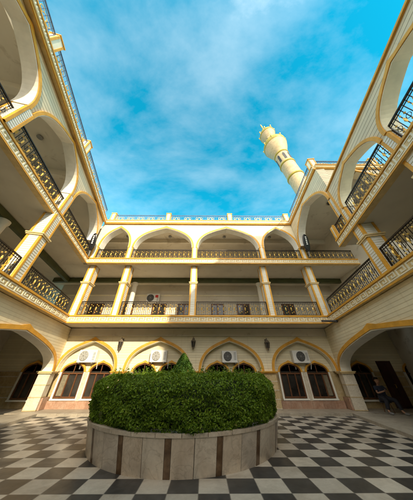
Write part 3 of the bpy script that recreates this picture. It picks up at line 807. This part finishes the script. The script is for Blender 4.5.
# ------------------------------------------------------------------ drain spout
sp=MB(); a=Vector((6.95,10.86,4.22)); b=Vector((7.2,10.1,4.02)); sp.tube([a,b],.05,10); sp.lathe(b,[(.07,0),(.07,.1)],10,(b-a))
tag(sp.build('drain_spout','grille',base=(6.95,10.86,4.2)),'dark drain spout sticking out below the right corner of the lower gallery','spout')
# ------------------------------------------------------------------ person seated in the right porch
def skin_body(name,joints,edges,mat,parent,levels=2):
    me=bpy.data.meshes.new(name); b=parent_base(parent)
    me.from_pydata([tuple(Vector(j[0])-b) for j in joints],edges,[]); o=bpy.data.objects.new(name,me); C.objects.link(o); o.parent=parent
    s=o.modifiers.new('skin','SKIN'); s.use_smooth_shade=True
    for i,(p,r) in enumerate(joints):
        me.skin_vertices[0].data[i].radius=(r,r) if not isinstance(r,tuple) else r
    me.skin_vertices[0].data[0].use_root=True
    d=o.modifiers.new('sub','SUBSURF'); d.levels=levels; d.render_levels=levels
    me.materials.append(M[mat]); return o
PB=Vector((9.0,11.3,.11))
st=thing('stool',PB+Vector((0,.12,0)),'low dark stool under the seated person in the right porch','stool')
k=MB(); k.lathe(PB+Vector((0,.12,.40)),[(.02,0),(.19,0),(.2,.02),(.2,.05),(.18,.065)],24); k.build('seat','wood',st,True)
for i in range(4):
    t=PI/4+PI/2*i; d=Vector((math.cos(t),math.sin(t),0)); k=MB(); k.tube([PB+Vector((0,.12,.40))+d*.14,PB+Vector((0,.12,0))+d*.19],.018,8); k.build('leg','wood',st)
pe=thing('person',PB,'person in dark clothes seated in the right porch, hands together before the chest','person')
def q(x,y,z): return PB+Vector((x,y,z))
J=[(q(0,.10,.52),.10),(q(0,.12,.75),.11),(q(0,.12,.95),.10),(q(0,.11,1.06),.05),(q(0,.08,1.13),.062),(q(0,.05,1.22),.125),(q(0,.06,1.34),.10),
   (q(-.19,.12,.98),.055),(q(-.27,.02,.74),.042),(q(-.09,-.16,.82),.032),(q(-.03,-.20,.85),.03),
   (q(.19,.12,.98),.055),(q(.27,.02,.74),.042),(q(.09,-.16,.82),.032),(q(.03,-.20,.85),.03),
   (q(-.11,.06,.52),.085),(q(-.28,-.34,.50),.06),(q(-.36,-.30,.10),.045),(q(-.38,-.42,.04),.038),
   (q(.11,.06,.52),.085),(q(.15,-.38,.50),.06),(q(.16,-.46,.10),.045),(q(.17,-.60,.04),.038)]
E_=[(0,1),(1,2),(2,3),(3,4),(4,5),(5,6),(2,7),(7,8),(8,9),(9,10),(2,11),(11,12),(12,13),(13,14),(0,15),(15,16),(16,17),(17,18),(0,19),(19,20),(20,21),(21,22)]
body=skin_body('body',J,E_,'skin',pe)
sh=[(p,(r if isinstance(r,float) else r[0])+.012) for p,r in J]
skin_body('shirt',[ (J[0][0],.16),(J[1][0],.175),(J[2][0],.155),(q(0,.115,1.03),.085),(J[7][0],.085),(q(-.245,.05,.83),.075),(J[11][0],.085),(q(.245,.05,.83),.075)],[(0,1),(1,2),(2,3),(2,4),(4,5),(2,6),(6,7)],'shirt',pe)
skin_body('trousers',[(q(0,.10,.50),.16),(J[15][0],.13),(J[16][0],.10),(q(-.36,-.30,.14),.075),(J[19][0],.13),(J[20][0],.10),(q(.16,-.45,.14),.075)],[(0,1),(1,2),(2,3),(0,4),(4,5),(5,6)],'trousers',pe)
def ell(mb,c,rx,ry,rz,k=16,n=10):
    vs=[];fs=[]
    for i in range(n+1):
        th=PI*i/n
        for j in range(k):
            t=2*PI*j/k; vs.append(Vector(c)+Vector((rx*math.sin(th)*math.cos(t),ry*math.sin(th)*math.sin(t),rz*math.cos(th))))
    for i in range(n):
        for j in range(k): fs.append((i*k+j,(i+1)*k+j,(i+1)*k+(j+1)%k,i*k+(j+1)%k))
    mb.add(vs,fs)
k=MB(); ell(k,q(0,.085,1.325),.098,.105,.085); k.build('hair','hair',pe,True)
k=MB(); ell(k,q(-.03,-.035,1.265),.011,.008,.008,8,6); ell(k,q(.03,-.035,1.265),.011,.008,.008,8,6); ell(k,q(0,-.03,1.195),.022,.008,.006,8,6); k.build('face_features','hair',pe,True)
k=MB(); ell(k,q(0,-.045,1.232),.012,.016,.02,8,6); ell(k,q(-.09,.06,1.25),.014,.02,.032,8,6); ell(k,q(.09,.06,1.25),.014,.02,.032,8,6); k.build('nose_and_ears','skin',pe,True)
for s in (-1,1):
    for i in range(5):
        b0=q(s*.035,-.20,.86); fx=s*(.02-.010*i) if i<4 else s*.05
        J2=[(b0+Vector((-s*.0,0,0)),.011),(b0+Vector((-s*.02-fx*.2,-.03+.004*i,.03+.006*(i%3))),.009),(b0+Vector((-s*.045,-.015,.055-.014*i)),.008),(b0+Vector((-s*.05,.01,.05-.014*i)),.007)]
        skin_body('finger',J2,[(0,1),(1,2),(2,3)],'skin',pe,1)
for c in ((-.385,-.44,.045),(.172,-.62,.045)):
    k=MB(); ell(k,q(*c),.05,.135,.05,14,8); k.build('shoe','shoe',pe,True)
# ------------------------------------------------------------------ light, sky, camera
sc=bpy.context.scene
SUN=Vector((.40,-1.0,.50)).normalized()
el=math.asin(SUN.z); az=math.atan2(SUN.x,SUN.y)
ld=bpy.data.lights.new('sun','SUN'); ld.energy=2.2; ld.angle=math.radians(.5); ld.color=(1,.88,.66)
lo=bpy.data.objects.new('sun',ld); C.objects.link(lo); lo.rotation_euler=SUN.to_track_quat('Z','Y').to_euler()
w=bpy.data.worlds.new('World'); sc.world=w; w.use_nodes=True; nt=w.node_tree
bg=nt.nodes['Background']; sky=N(nt,'ShaderNodeTexSky',sky_type='NISHITA'); sky.sun_disc=False
sky.sun_elevation=el; sky.sun_rotation=az; sky.air_density=1.0; sky.dust_density=.6; sky.ozone_density=1.6
tc=N(nt,'ShaderNodeTexCoord'); mp=N(nt,'ShaderNodeMapping'); mp.inputs['Scale'].default_value=(1.0,1.6,2.2); mp.inputs['Rotation'].default_value=(0,.3,.5)
nt.links.new(tc.outputs['Generated'],mp.inputs[0])
n1=noise(nt,mp.outputs[0],1.45,9,.6,.2); cr=ramp(nt,n1,[(.40,(.0,)*3),(.80,(.135,)*3)])
hs=N(nt,'ShaderNodeHueSaturation'); hs.inputs['Saturation'].default_value=1.62; hs.inputs['Hue'].default_value=.457; hs.inputs['Value'].default_value=.86
nt.links.new(sky.outputs[0],hs.inputs['Color'])
# unseen cloud added behind the viewer, on the sun's side, as warm fill light
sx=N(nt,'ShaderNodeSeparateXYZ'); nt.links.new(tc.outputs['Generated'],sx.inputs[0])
fill_cloud=ramp(nt,math_(nt,'ADD',math_(nt,'MULTIPLY_ADD',sx.outputs[1],-.5,.5),math_(nt,'MULTIPLY_ADD',n1,.3,-.15)),[(.5,(0,0,0)),(.78,(.8,)*3)])
tot=math_(nt,'MAXIMUM',cr.outputs[0],fill_cloud.outputs[0])
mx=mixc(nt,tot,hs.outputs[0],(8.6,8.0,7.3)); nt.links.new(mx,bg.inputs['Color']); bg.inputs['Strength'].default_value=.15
cd=bpy.data.cameras.new('camera'); co=bpy.data.objects.new('camera',cd); C.objects.link(co); sc.camera=co
cd.sensor_fit='HORIZONTAL'; cd.sensor_width=36; cd.lens=36*175/413; cd.clip_end=2000; cd.clip_start=.05
co.location=(0,0,1.6); co.rotation_euler=(PI/2+.62,0,-.008)
sc.view_settings.view_transform='Standard'; sc.view_settings.look='None'; sc.view_settings.exposure=1.63; sc.view_settings.gamma=1
sc.view_settings.use_white_balance=True; sc.view_settings.white_balance_temperature=6700; sc.view_settings.white_balance_tint=10
sc.view_settings.use_curve_mapping=False
